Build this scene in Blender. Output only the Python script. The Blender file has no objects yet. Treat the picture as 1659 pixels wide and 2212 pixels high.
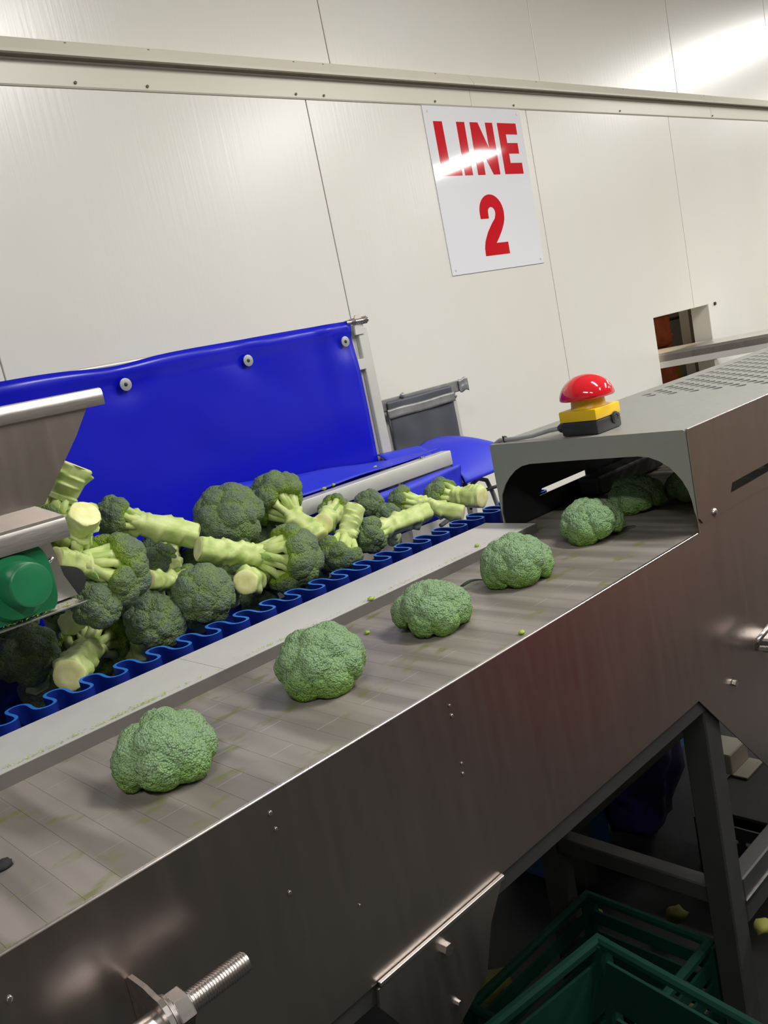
import bpy, bmesh, math, random
import numpy as np
from mathutils import Vector, Matrix, noise

# ------------------------------------------------------------------ camera
sc = bpy.context.scene
COL = sc.collection
W_, H_ = 1659, 2212
F = 1900.0
ROT = Matrix(((0.70699318, 0.27034621, -0.65350866),
              (-0.67801716, -0.00369668, -0.73503677),
              (-0.20113022, 0.96275607, 0.18068584)))
EYE = Vector((0, 0, 1.55))
cam = bpy.data.cameras.new('camera')
cam.sensor_fit = 'VERTICAL'; cam.sensor_height = 24.0; cam.sensor_width = 18.0
cam.lens = 24.0 * F / H_
cam.clip_start = 0.02; cam.clip_end = 100
cam_o = bpy.data.objects.new('camera', cam); COL.objects.link(cam_o)
cam_o.matrix_world = Matrix.Translation(EYE) @ ROT.to_4x4()
sc.camera = cam_o

# ------------------------------------------------------------------ world, lights, exposure
wd = bpy.data.worlds.new('world'); sc.world = wd; wd.use_nodes = True
wd.node_tree.nodes['Background'].inputs[0].default_value = (0.8, 0.85, 0.9, 1)
wd.node_tree.nodes['Background'].inputs[1].default_value = 0.05
sc.view_settings.view_transform = 'Standard'
sc.view_settings.look = 'None'
sc.view_settings.exposure = 0.27
sc.view_settings.gamma = 1.0
sc.view_settings.use_curve_mapping = False

CEIL = 3.4
def tube_light(x, y, power, lx=0.14, ly=1.25, z=CEIL - 0.06):
    l = bpy.data.lights.new('ceiling_tube', 'AREA'); l.shape = 'RECTANGLE'
    l.size = lx; l.size_y = ly; l.energy = power; l.color = (1.0, 0.985, 0.95)
    o = bpy.data.objects.new('ceiling_tube', l); COL.objects.link(o)
    o.location = (x, y, z)
for x, y, p in ((-0.9, -0.5, 40), (2.0, -0.1, 52), (4.6, -1.0, 78),
                (-0.7, -2.2, 24), (2.2, -2.2, 30), (4.9, -2.2, 24)):
    tube_light(x, y, p)
tube_light(7.75, 0.75, 95, 0.22, 1.6)
tube_light(8.0, -2.15, 90, 0.42, 0.95)
tube_light(11.0, 0.3, 40); tube_light(11.0, -2.6, 40)
# unseen fill light added to brighten the view through the hatch
l = bpy.data.lights.new('hatch_fill_light', 'AREA'); l.size = 0.5; l.energy = 34; l.color = (1, .88, .65)
o = bpy.data.objects.new('hatch_fill_light', l); COL.objects.link(o); o.location = (4.7, 3.0, 2.6)

# ------------------------------------------------------------------ materials
def srgb(r, g, b):
    f = lambda c: (c/255/12.92) if c/255 <= .04045 else ((c/255+.055)/1.055)**2.4
    return (f(r), f(g), f(b), 1)
class NT:
    def __init__(s, name):
        s.m = bpy.data.materials.new(name); s.m.use_nodes = True
        s.t = s.m.node_tree; s.b = s.t.nodes['Principled BSDF']
    def n(s, typ, **k):
        q = s.t.nodes.new(typ)
        for a, v in k.items():
            if a.startswith('i_'): q.inputs[a[2:].replace('_', ' ')].default_value = v
            else: setattr(q, a, v)
        return q
    def l(s, a, b): s.t.links.new(a, b)
    def set(s, **k):
        for a, v in k.items(): s.b.inputs[a.replace('_', ' ')].default_value = v
def ramp(N, fac, stops):
    r = N.n('ShaderNodeValToRGB'); e = r.color_ramp.elements
    e[0].position, e[0].color = stops[0]; e[1].position, e[1].color = stops[-1]
    for p, c in stops[1:-1]:
        q = e.new(p); q.color = c
    N.l(fac, r.inputs[0]); return r.outputs[0]
def obj_noise(N, scale, stretch=(1, 1, 1), detail=4, coord='Object'):
    tc = N.n('ShaderNodeTexCoord'); mp = N.n('ShaderNodeMapping')
    mp.inputs['Scale'].default_value = stretch
    N.l(tc.outputs[coord], mp.inputs[0])
    q = N.n('ShaderNodeTexNoise'); q.inputs['Scale'].default_value = scale; q.inputs['Detail'].default_value = detail
    N.l(mp.outputs[0], q.inputs['Vector']); return q.outputs['Fac'], mp.outputs[0]
def bump(N, h, strength=.3, dist=.001):
    q = N.n('ShaderNodeBump'); q.inputs['Strength'].default_value = strength; q.inputs['Distance'].default_value = dist
    N.l(h, q.inputs['Height']); N.l(q.outputs[0], N.b.inputs['Normal'])
def mat_plain(name, c, rough=.5, metal=0.0, vary=.12, scale=30, bmp=.0, stretch=(1, 1, 1), spec=.5, coat=0):
    N = NT(name); f, _ = obj_noise(N, scale, stretch)
    a = tuple(min(1, v*(1-vary)) for v in c[:3])+(1,); b = tuple(min(1, v*(1+vary)) for v in c[:3])+(1,)
    N.l(ramp(N, f, [(.3, a), (.7, b)]), N.b.inputs['Base Color'])
    N.set(Roughness=rough, Metallic=metal); N.b.inputs['Specular IOR Level'].default_value = spec
    if coat: N.b.inputs['Coat Weight'].default_value = coat; N.b.inputs['Coat Roughness'].default_value = .05
    if bmp: bump(N, f, bmp)
    return N.m
def mat_steel(name, c, rough=.34, stretch=(1, 1, 12), scale=40, var=.1, metal=1.0, stain=0.0):
    N = NT(name); f, _ = obj_noise(N, scale, stretch, 6)
    g, _ = obj_noise(N, 2.2, (1, 1, 1), 3)
    a = tuple(v*(1-var) for v in c[:3])+(1,); b = tuple(min(1, v*(1+var)) for v in c[:3])+(1,)
    N.l(ramp(N, g, [(.3, a), (.7, b)]), N.b.inputs['Base Color'])
    mr = N.n('ShaderNodeMapRange'); mr.inputs['To Min'].default_value = rough*.8; mr.inputs['To Max'].default_value = rough*1.2
    N.l(f, mr.inputs[0]); N.l(mr.outputs[0], N.b.inputs['Roughness'])
    N.set(Metallic=metal); bump(N, f, .12, .0006)
    return N.m

M = {}
M['panel'] = mat_plain('wall_panel', srgb(222, 217, 205), .30, 0, .015, 1.3, spec=.5)
def mk_panel():
    N = NT('wall_panel_skin'); f, _ = obj_noise(N, 1.2, (1, 1, .4)); g, _ = obj_noise(N, 14, (6, 1, .25), 5)
    N.l(ramp(N, f, [(.3, srgb(229, 226, 216)), (.7, srgb(235, 233, 226))]), N.b.inputs['Base Color'])
    N.set(Roughness=.27); bump(N, g, .10, .004); return N.m
M['panel'] = mk_panel()
M['trim'] = mat_plain('trim_sheet', srgb(222, 217, 203), .35, 0, .02, 5)
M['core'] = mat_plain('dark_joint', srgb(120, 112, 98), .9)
M['dark'] = mat_plain('dark_void', (.012, .012, .013, 1), .8)
M['ceil'] = mat_plain('ceiling_white', srgb(225, 223, 214), .6, 0, .02)
M['floor'] = mat_plain('wet_dark_floor', (.008, .009, .009, 1), .6, 0, .35, 3, .1)
M['frontwall'] = mat_plain('far_wall_grey', srgb(120, 116, 108), .6, 0, .03)
M['steel'] = mat_steel('brushed_steel', (.58, .55, .52), .33)
M['sidesteel'] = mat_steel('side_panel_steel', (.44, .385, .355), .33, (1, 1, .1), 60, .08)
M['hood'] = mat_steel('hood_dull_steel', (.42, .42, .39), .55, (1, 1, 1), 60, .06, .75)
M['strip'] = mat_steel('worn_strip_steel', (.60, .585, .56), .62, (1, 1, 1), 25, .10, .35)
M['dsteel'] = mat_steel('dark_frame_steel', (.062, .062, .060), .55, (1, 1, 1), 30, .15, .6)
M['lip'] = mat_plain('grey_lip', srgb(98, 93, 89), .6, 0, .1, 20)
M['washer'] = mat_plain('washer_grey', srgb(165, 165, 168), .4, .3, .05, 20)
M['bolt'] = mat_steel('bolt_steel', (.62, .58, .56), .28, (1, 1, 1), 80, .08)
M['alu'] = mat_steel('grey_tube', (.62, .61, .57), .5, (1, 1, 1), 40, .05, .45)
M['curtain'] = mat_plain('blue_vinyl', srgb(10, 18, 190), .30, 0, .06, 4, .0, spec=.45)
M['flap'] = mat_plain('blue_flap_sheet', srgb(38, 50, 205), .5, 0, .08, 6)
M['blue_dark'] = mat_plain('blue_conveyor_rubber', srgb(6, 34, 122), .42, 0, .15, 8)
M['blue_lit_edge'] = mat_plain('sidewall_lit_blue', srgb(38, 112, 196), .5, 0, .1, 8)  # paler copy of the rubber blue: light on the sidewall top put into colour
M['red'] = mat_plain('red_plastic', srgb(208, 28, 40), .10, 0, .03, 5, coat=.6)
M['red_ink'] = mat_plain('red_vinyl_lettering', srgb(212, 32, 44), .05, 0, .02, 5)
M['sign'] = mat_plain('sign_board', srgb(240, 240, 246), .05, 0, .005, 5, spec=.6)
M['yellow'] = mat_plain('yellow_plastic', srgb(228, 186, 20), .35, 0, .04, 10)
M['black'] = mat_plain('black_plastic', srgb(38, 38, 40), .4, 0, .15, 20)
M['cable'] = mat_plain('grey_cable', srgb(150, 150, 152), .5, 0, .05, 20)
M['green'] = mat_plain('green_plastic', srgb(22, 108, 68), .38, 0, .08, 10)
M['crate'] = mat_plain('green_crate', srgb(5, 44, 34), .75, 0, .12, 10, spec=.15)
M['greysheet'] = mat_plain('dark_grey_sheet', srgb(78, 80, 88), .45, 0, .12, 8, .3)
M['tape'] = mat_plain('silver_tape', srgb(150, 150, 150), .35, .4, .2, 25, .4)
M['bluebag'] = mat_plain('blue_bag', srgb(48, 40, 104), .5, 0, .3, 14, .5)
M['ltblue'] = mat_plain('light_blue_tote', srgb(44, 84, 136), .5, 0, .1, 6)
M['paper'] = mat_plain('white_card', srgb(215, 210, 190), .7, 0, .05, 6)
M['block'] = mat_plain('grey_block', srgb(92, 90, 88), .9, 0, .15, 10, .4)
M['brick'] = mat_plain('red_crate_plastic', srgb(196, 104, 78), .8, 0, .25, 12)
M['ochre'] = mat_plain('ochre_sack', srgb(150, 118, 40), .8, 0, .35, 14)
M['crumb'] = mat_plain('floret_crumb', srgb(158, 182, 62), .7, 0, .3, 300)
M['leafy'] = mat_plain('old_leaf', srgb(104, 102, 34), .8, 0, .35, 20)

def mk_belt():
    N = NT('grey_belt_plastic'); geo = N.n('ShaderNodeNewGeometry')
    mp = N.n('ShaderNodeMapping'); N.l(geo.outputs['Position'], mp.inputs[0])
    mp.inputs['Scale'].default_value = (1, 1.9, 1)
    st = N.n('ShaderNodeTexNoise'); st.inputs['Scale'].default_value = 16; st.inputs['Detail'].default_value = 3
    N.l(mp.outputs[0], st.inputs['Vector'])
    fine = N.n('ShaderNodeTexNoise'); fine.inputs['Scale'].default_value = 60; N.l(geo.outputs['Position'], fine.inputs['Vector'])
    m1 = N.n('ShaderNodeMapping'); m1.inputs['Scale'].default_value = (1, .12, 0); N.l(geo.outputs['Position'], m1.inputs[0])
    n1 = N.n('ShaderNodeTexNoise'); n1.inputs['Scale'].default_value = 26; n1.inputs['Detail'].default_value = 1; N.l(m1.outputs[0], n1.inputs['Vector'])
    base = ramp(N, n1.outputs['Fac'], [(.38, srgb(110, 104, 98)), (.62, srgb(136, 129, 122))])
    mask = ramp(N, st.outputs['Fac'], [(.60, (0, 0, 0, 1)), (.70, (.75, .75, .75, 1))])
    mix = N.n('ShaderNodeMix'); mix.data_type = 'RGBA'
    N.l(mask, mix.inputs[0]); N.l(base, mix.inputs[6]); mix.inputs[7].default_value = srgb(96, 104, 44)
    N.l(mix.outputs[2], N.b.inputs['Base Color']); N.set(Roughness=.42)
    bump(N, fine.outputs['Fac'], .15, .0008); return N.m
M['belt'] = mk_belt()

def mk_crown(name, top, low, cell=620, streak=False):
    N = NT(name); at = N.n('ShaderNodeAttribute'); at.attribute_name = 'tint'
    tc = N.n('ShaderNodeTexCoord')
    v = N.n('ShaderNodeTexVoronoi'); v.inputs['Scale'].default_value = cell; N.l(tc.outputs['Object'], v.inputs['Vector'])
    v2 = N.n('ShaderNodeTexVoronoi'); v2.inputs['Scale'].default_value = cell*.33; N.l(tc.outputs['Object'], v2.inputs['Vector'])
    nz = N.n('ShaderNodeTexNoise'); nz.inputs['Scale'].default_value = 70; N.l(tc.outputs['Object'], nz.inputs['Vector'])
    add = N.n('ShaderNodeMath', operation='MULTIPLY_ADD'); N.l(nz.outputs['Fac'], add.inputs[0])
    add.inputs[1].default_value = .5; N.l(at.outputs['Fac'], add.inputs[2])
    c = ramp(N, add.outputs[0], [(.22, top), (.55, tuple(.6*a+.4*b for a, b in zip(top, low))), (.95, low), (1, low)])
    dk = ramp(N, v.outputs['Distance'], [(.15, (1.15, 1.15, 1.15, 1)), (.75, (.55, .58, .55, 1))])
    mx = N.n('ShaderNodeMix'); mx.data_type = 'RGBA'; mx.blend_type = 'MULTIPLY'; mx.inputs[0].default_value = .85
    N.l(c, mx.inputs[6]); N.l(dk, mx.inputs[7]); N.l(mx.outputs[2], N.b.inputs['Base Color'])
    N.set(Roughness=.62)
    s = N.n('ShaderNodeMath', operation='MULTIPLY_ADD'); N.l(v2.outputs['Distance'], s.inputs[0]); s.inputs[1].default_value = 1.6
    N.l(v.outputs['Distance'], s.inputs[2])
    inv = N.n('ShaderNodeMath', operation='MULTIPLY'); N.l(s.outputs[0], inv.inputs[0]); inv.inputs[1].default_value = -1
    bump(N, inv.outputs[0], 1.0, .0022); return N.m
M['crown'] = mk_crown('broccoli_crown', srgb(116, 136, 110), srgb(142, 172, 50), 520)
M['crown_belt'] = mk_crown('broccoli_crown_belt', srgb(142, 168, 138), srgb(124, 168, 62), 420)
def mk_stem():
    N = NT('broccoli_stem'); f, _ = obj_noise(N, 45, (1, 1, .6), 5); g, _ = obj_noise(N, 160)
    N.l(ramp(N, f, [(.3, srgb(164, 190, 98)), (.5, srgb(198, 214, 134)), (.72, srgb(218, 228, 164))]), N.b.inputs['Base Color'])
    N.set(Roughness=.48); N.b.inputs['Subsurface Weight'].default_value = .12; N.b.inputs['Subsurface Radius'].default_value = (.01, .012, .004)
    bump(N, g, .25, .001); return N.m
M['stem'] = mk_stem()
def mk_cut():
    N = NT('broccoli_cut_face'); f, _ = obj_noise(N, 60)
    N.l(ramp(N, f, [(.3, srgb(222, 222, 140)), (.7, srgb(244, 242, 184))]), N.b.inputs['Base Color'])
    N.set(Roughness=.45); bump(N, f, .2, .001); return N.m
M['cut'] = mk_cut()
M['leaf'] = mat_plain('broccoli_leaf', srgb(150, 184, 100), .55, 0, .25, 60, .2)
M['darkleaf'] = mat_plain('broccoli_dark_leaf', srgb(44, 62, 44), .6, 0, .2, 60)

# ------------------------------------------------------------------ helpers
def at(px, py, x=None, y=None, z=None):
    """point of the place that sits on a known plane (surveyed from the photograph)"""
    r = ROT @ Vector((px - 829.5, -(py - 1106.0), -F))
    if y is not None: t = y / r.y
    elif x is not None: t = x / r.x
    else: t = (z - 1.55) / r.z
    return EYE + r * t
def tag(o, label=None, cat=None, group=None, kind=None):
    if label: o['label'] = label
    if cat: o['category'] = cat
    if group: o['group'] = group
    if kind: o['kind'] = kind
    return o
def thing(name, label, cat, loc=(0, 0, 0), group=None, kind=None):
    o = bpy.data.objects.new(name, None); COL.objects.link(o); o.location = loc
    o.empty_display_size = .05
    return tag(o, label, cat, group, kind)
def base_of(p):
    v = Vector((0, 0, 0))
    while p is not None:
        v += p.location; p = p.parent
    return v
def obj(name, bm, mat, parent=None, smooth=False, keep=False):
    me = bpy.data.meshes.new(name)
    if parent is not None and not keep:
        b = base_of(parent)
        if b.length > 0: bmesh.ops.translate(bm, verts=bm.verts, vec=-b)
    bmesh.ops.recalc_face_normals(bm, faces=bm.faces)
    bm.to_mesh(me); bm.free()
    for m in (mat if isinstance(mat, (list, tuple)) else [mat]): me.materials.append(M[m])
    if smooth:
        me.shade_smooth()
        if smooth != True: me.set_sharp_from_angle(angle=math.radians(smooth))
    o = bpy.data.objects.new(name, me); COL.objects.link(o); o.parent = parent
    return o
def box(bm, x0, x1, y0, y1, z0, z1, bev=0.0, seg=1, mi=0):
    vs = [bm.verts.new((x, y, z)) for x in (x0, x1) for y in (y0, y1) for z in (z0, z1)]
    fs = [bm.faces.new([vs[i] for i in f]) for f in ((0, 1, 3, 2), (4, 6, 7, 5), (0, 4, 5, 1), (2, 3, 7, 6), (0, 2, 6, 4), (1, 5, 7, 3))]
    for f in fs: f.material_index = mi
    if bev:
        es = list({e for f in fs for e in f.edges})
        bmesh.ops.bevel(bm, geom=es, offset=bev, segments=seg, affect='EDGES', profile=.5)
    return bm
def B(*a, **k): return box(bmesh.new(), *a, **k)
def prism(bm, pts, axis, a, b):
    """extrude polygon (2-D pts) along an axis from a to b"""
    def mk(p, t):
        if axis == 'x': return (t, p[0], p[1])
        if axis == 'y': return (p[0], t, p[1])
        return (p[0], p[1], t)
    va = [bm.verts.new(mk(p, a)) for p in pts]; vb = [bm.verts.new(mk(p, b)) for p in pts]
    bm.faces.new(va); bm.faces.new(vb[::-1])
    n = len(pts)
    for i in range(n): bm.faces.new((va[i], vb[i], vb[(i+1) % n], va[(i+1) % n]))
    return bm
def frame_of(d):
    d = d.normalized(); u = Vector((0, 0, 1)) if abs(d.z) < .9 else Vector((1, 0, 0))
    a = d.cross(u).normalized(); return a, d.cross(a).normalized()
def tube(bm, pts, rad, n=12, cap=True, wob=0):
    """swept tube through points; rad a number or a list"""
    pts = [Vector(p) for p in pts]; R = rad if isinstance(rad, (list, tuple)) else [rad]*len(pts)
    rings = []; a = None
    for i, p in enumerate(pts):
        d = (pts[min(i+1, len(pts)-1)] - pts[max(i-1, 0)]).normalized()
        if a is None: a, _ = frame_of(d)
        else: a = (a - d*a.dot(d)).normalized()
        c = d.cross(a)
        ring = []
        for k in range(n):
            t = 2*math.pi*k/n; v = a*math.cos(t) + c*math.sin(t); r = R[i]
            if wob: r *= 1 + wob*noise.noise((p + v*r)*60)
            ring.append(bm.verts.new(p + v*r))
        rings.append(ring)
    for r0, r1 in zip(rings, rings[1:]):
        for k in range(n): bm.faces.new((r0[k], r0[(k+1) % n], r1[(k+1) % n], r1[k]))
    if cap:
        bm.faces.new(rings[0][::-1]); bm.faces.new(rings[-1])
    return bm
def cyl(bm, c, axis, r, h, n=20, bev=0):
    v = {'x': Vector((1, 0, 0)), 'y': Vector((0, 1, 0)), 'z': Vector((0, 0, 1))}[axis]; c = Vector(c)
    if bev: return tube(bm, [c, c + v*bev*.3, c+v*bev, c + v*(h-bev), c+v*(h-bev*.3), c + v*h], [r-bev, r-bev*.3, r, r, r-bev*.3, r-bev], n)
    return tube(bm, [c, c + v*h], r, n)
def grid_sheet(bm, fn, nu, nv, thick=0.002):
    """open sheet from fn(u,v) given a real thickness"""
    g = [[Vector(fn(i/nu, j/nv)) for j in range(nv+1)] for i in range(nu+1)]
    top = [[None]*(nv+1) for _ in range(nu+1)]; bot = [[None]*(nv+1) for _ in range(nu+1)]
    for i in range(nu+1):
        for j in range(nv+1):
            du = g[min(i+1, nu)][j] - g[max(i-1, 0)][j]; dv = g[i][min(j+1, nv)] - g[i][max(j-1, 0)]
            n = du.cross(dv); n = n.normalized() if n.length > 1e-12 else Vector((0, 0, 1))
            top[i][j] = bm.verts.new(g[i][j]); bot[i][j] = bm.verts.new(g[i][j] - n*thick)
    for i in range(nu):
        for j in range(nv):
            bm.faces.new((top[i][j], top[i+1][j], top[i+1][j+1], top[i][j+1]))
            bm.faces.new((bot[i][j], bot[i][j+1], bot[i+1][j+1], bot[i+1][j]))
    for i in range(nu):
        for j in (0, nv): bm.faces.new((top[i][j], bot[i][j], bot[i+1][j], top[i+1][j]))
    for j in range(nv):
        for i in (0, nu): bm.faces.new((top[i][j], top[i][j+1], bot[i][j+1], bot[i][j]))
    return bm
def hexhead(bm, c, axis, r, h): return cyl(bm, c, axis, r, h, 6)

# ================================================================== THE SETTING
YW = 2.25
wb = thing('wall_back', 'cream insulated panel wall behind the conveyors', None, (2, YW, 0), kind='structure')
HX0, HX1, HZ0, HZ1 = 3.970, 4.545, 1.02, 1.424
def panel(x0, x1, z0, z1, holes=()):
    g = .0018; x0 += g; x1 -= g; bm = bmesh.new(); Y0, Y1 = YW, YW + .02
    hs = [h for h in holes if h[1] > x0 and h[0] < x1]
    if hs and z0 < HZ0 < z1:
        a, b = max(HX0, x0), min(HX1, x1)
        if a > x0: box(bm, x0, a, Y0, Y1, z0, z1)
        if b < x1: box(bm, b, x1, Y0, Y1, z0, z1)
        box(bm, a, b, Y0, Y1, z0, HZ0); box(bm, a, b, Y0, Y1, HZ1, z1)
    else: box(bm, x0, x1, Y0, Y1, z0, z1, .0012)
    obj('panel', bm, 'panel', wb)
seams = [.855 + 1.1775*i for i in range(-4, 12)]
for a, b in zip(seams, seams[1:]): panel(a, b, 0, 2.40, [(HX0, HX1)])
seams = [1.0 + 1.1725*i for i in range(-4, 12)]
for a, b in zip(seams, seams[1:]): panel(a, b, 2.44, CEIL)
bm = bmesh.new()
box(bm, -4, HX0, YW+.0195, YW+.10, 0, CEIL); box(bm, HX1, 13.5, YW+.0195, YW+.10, 0, CEIL)
box(bm, HX0, HX1, YW+.0195, YW+.10, 0, HZ0); box(bm, HX0, HX1, YW+.0195, YW+.10, HZ1, CEIL)
obj('panel_core', bm, 'core', wb)
bm = bmesh.new()   # folded white jamb lining of the hatch
box(bm, HX1-.002, HX1, YW+.001, YW+.10, HZ0, HZ1); box(bm, HX0, HX0+.002, YW+.001, YW+.10, HZ0, HZ1)
box(bm, HX0, HX1, YW+.001, YW+.10, HZ1-.002, HZ1)
obj('hatch_lining', bm, 'panel', wb)

tr = thing('trim_1', 'cream folded metal trim running along the panel wall', None, (2, YW, 2.37), kind='structure')
bm = bmesh.new()
prof = [(YW+.003, 2.372), (YW-.003, 2.368), (YW-.006, 2.372), (YW-.007, 2.430), (YW-.012, 2.434), (YW-.034, 2.438), (YW-.035, 2.446),
        (YW-.014, 2.478), (YW-.002, 2.486), (YW+.003, 2.486)]
for x0, x1 in ((-4, .88), (.882, 2.86), (2.862, 4.84), (4.842, 6.9), (6.902, 13.4)): 
    b2 = prism(bmesh.new(), prof, 'x', x0, x1); obj('trim_length', b2, 'trim', tr)
bm.free()
obj('fold_shade_strip', B(-4, 13.4, YW-.0352, YW-.004, 2.4335, 2.4385), 'core', tr)  # dark strip standing in for the shade under the trim fold
for q in ((138, 91), (320, 112), (633, 137), (697, 144), (940, 166), (1157, 182), (1345, 197), (1520, 213)):
    p = at(*q, y=YW-.012); obj('screw', cyl(bmesh.new(), (p.x, YW-.016, 2.474), 'y', .0042, .012, 8), 'core', tr)
for q in ((162, 176), (318, 186), (640, 208), (700, 210), (940, 222), (1110, 232), (1340, 246), (1540, 258)):
    p = at(*q, y=YW-.007); obj('screw', cyl(bmesh.new(), (p.x, YW-.010, 2.381), 'y', .0040, .008, 8), 'core', tr)

tag(obj('floor', B(-4, 13.5, -6, 4.6, -.05, 0), 'floor'), kind='structure')
tag(obj('ceiling', B(-4, 13.5, -6, 2.35, CEIL, CEIL+.05), 'ceil'), kind='structure')
tag(obj('wall_left', B(-4.05, -4, -6, 2.35, 0, CEIL), 'ceil'), kind='structure')
tag(obj('wall_right', B(13.5, 13.55, -6, 2.35, 0, CEIL), 'ceil'), kind='structure')
tag(obj('wall_front', B(-4, 13.5, -6.05, -6, 0, CEIL), 'frontwall'), kind='structure')
# small screw on the wall beside the hatch
p = at(1543, 656, y=YW)
tag(obj('wall_screw', cyl(bmesh.new(), (p.x, YW-.008, p.z), 'y', .009, .0085, 10), 'dsteel'), 'small dark screw in the panel wall right of the hatch', 'screw')

# next room behind the hatch
wr = thing('wall_beyond', 'grey block wall of the next room seen through the hatch', None, (5, 3.35, 0), kind='structure')
obj('mortar', B(4.0, 7.4, 3.37, 3.45, 0, 3.2), 'paper', wr)
rng = random.Random(3)
bs = B(-.216, .216, -.05, .05, -.103, .103, .006)
first = None
for r in range(3, 8):
    for c in range(7):
        x = 4.2 + c*.45 + (.225 if r % 2 else 0); z = .11 + r*.22
        if first is None:
            first = obj('block', bs, 'block', wr, keep=True); first.location = (x-5, .0, z)
        else:
            q = first.copy(); COL.objects.link(q); q.location = (x-5, rng.uniform(-.004, .004), z)
# things seen in the hatch
p0 = at(1424, 700, y=2.95)
t = thing('red_crate', 'red-orange plastic crate seen at the left of the wall hatch', 'crate', (5.12, 2.95, 0))
for k in range(7):
    z = .0 + k*.24 - .02*(k>0)*0
    bm = B(4.98, 5.235, 2.85, 3.1, z, z+.2, .02, 2); obj('crate_tier', bm, 'brick', t)
    obj('rim', B(4.96, 5.25, 2.83, 3.12, z+.19, z+.225, .008), 'brick', t)
t = thing('sack', 'ochre sack standing beside the red crate behind the hatch', 'sack', (5.345, 2.98, 0))
bm = bmesh.new(); bmesh.ops.create_icosphere(bm, subdivisions=3, radius=1)
for v in bm.verts:
    n_ = noise.noise(v.co*2.2); v.co = Vector((5.345 + v.co.x*(.075+.02*n_), 2.98+v.co.y*.1, .66 + v.co.z*(.66+.03*n_)))
obj('sack_body', bm, 'ochre', t, True)
obj('tie', tube(bmesh.new(), [(5.345+.05*math.cos(a/8*6.28), 2.98+.06*math.sin(a/8*6.28), 1.25) for a in range(9)], .012, 6), 'brick', t)
t = thing('door_pillar', 'pale grey pillar just inside the wall hatch at its right', 'pillar', (5.12, 2.6, 0))
obj('shaft', B(5.02, 5.065, 2.62, 2.66, 0, 2.2, .005), 'block', t); obj('pale_face', B(4.99, 5.02, 2.60, 2.66, 0, 2.2, .002), 'lip', t)

# ================================================================== SIGN
SX0, SX1, SZ0, SZ1 = 2.578, 3.162, 1.754, 2.367
sg = thing('line_sign', 'white glossy sign with red letters LINE 2 on the panel wall', 'sign', (2.87, YW, SZ0))
obj('board', B(SX0, SX1, YW-.004, YW-.0005, SZ0, SZ1, .0008), 'sign', sg)
for x, z in ((2.603, 2.348), (3.140, 2.348), (2.600, 1.772), (3.140, 1.772)):
    obj('screw', cyl(bmesh.new(), (x, YW-.0055, z), 'y', .0045, .002, 10), 'alu', sg)
def letter(polys, lab):
    bm = bmesh.new()
    for p in polys: prism(bm, p, 'y', YW-.0046, YW-.0038)
    o = obj('letter', bm, 'red_ink', sg); o['label'] = lab
ZT, ZB = 2.312, 2.116
letter([[(2.624, ZT), (2.673, ZT), (2.675, 2.150), (2.738, 2.150), (2.737, ZB), (2.624, ZB)]], 'red letter L')
letter([[(2.753, ZT), (2.801, ZT), (2.799, ZB), (2.752, ZB)]], 'red letter I')
letter([[(2.832, ZT), (2.880, ZT), (2.925, 2.215), (2.925, ZT), (2.970, ZT), (2.968, ZB), (2.926, ZB), (2.876, 2.212), (2.875, ZB), (2.830, ZB)]], 'red letter N')
letter([[(3.000, ZT), (3.121, ZT), (3.121, 2.269), (3.046, 2.269), (3.046, 2.236), (3.113, 2.236), (3.113, 2.195), (3.046, 2.195), (3.046, 2.159), (3.121, 2.159), (3.121, ZB), (3.000, ZB)]], 'red letter E')
def arc(cx, cz, rx, rz, a0, a1, n): return [(cx+rx*math.cos(math.radians(a0+(a1-a0)*i/n)), cz+rz*math.sin(math.radians(a0+(a1-a0)*i/n))) for i in range(n+1)]
two = [(2.798, 1.951)] + arc(2.873, 1.972, .075, .070, 180, 0, 16) + [(2.944, 1.945), (2.934, 1.925), (2.915, 1.900), (2.890, 1.874), (2.870, 1.856),
       (2.943, 1.856), (2.943, 1.810), (2.791, 1.810), (2.793, 1.840), (2.803, 1.866), (2.828, 1.900), (2.862, 1.932), (2.885, 1.950), (2.893, 1.968)] + arc(2.871, 1.974, .022, .020, 0, 180, 8) + [(2.848, 1.951)]
letter([two], 'red numeral 2')

# ================================================================== MAIN GREY BELT CONVEYOR
YR = .798; ZBELT = 1.100
cv = thing('belt_conveyor', 'steel conveyor with grey modular belt carrying single broccoli crowns', 'conveyor', (.9, 1.0, 0))
# near side plate (sheet 3 mm, stepped at the hood, gusset descending at the right)
side = [(-.6, ZBELT+.003), (1.461, ZBELT+.003), (1.459, 1.140), (3.0, 1.140), (3.0, .40), (1.75, .40), (1.606, .552), (1.370, .808), (.782, .806), (-.6, .800)]
obj('side_panel', prism(bmesh.new(), side, 'y', YR-.002, YR), 'sidesteel', cv)
obj('side_panel_lip', B(-.6, 1.459, YR, YR+.006, ZBELT-.002, ZBELT+.0035, .001), 'bolt', cv)
obj('far_side_panel', B(-.6, 3.0, 1.252, 1.256, .80, 1.094), 'sidesteel', cv)
gus = [(-.3, .799), (.540, .799), (.782, .806), (.745, .756), (.722, .690), (.60, .655), (.52, .700)]
gus = [(.536, .800), (.783, .808), (.742, .758), (.716, .696), (.640, .660), (.560, .730), (.532, .778)]
t = obj('gusset_plate', prism(bmesh.new(), gus, 'y', YR-.007, YR-.003), 'sidesteel', cv)
p0 = at(963, 2048, y=YR-.008)
obj('screw', hexhead(bmesh.new(), (p0.x, YR-.015, p0.z), 'y', .0085, .008), 'bolt', t)
p0 = at(990, 2166, y=YR-.008); obj('screw', hexhead(bmesh.new(), (p0.x, YR-.012, p0.z), 'y', .004, .005), 'bolt', t)
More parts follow.
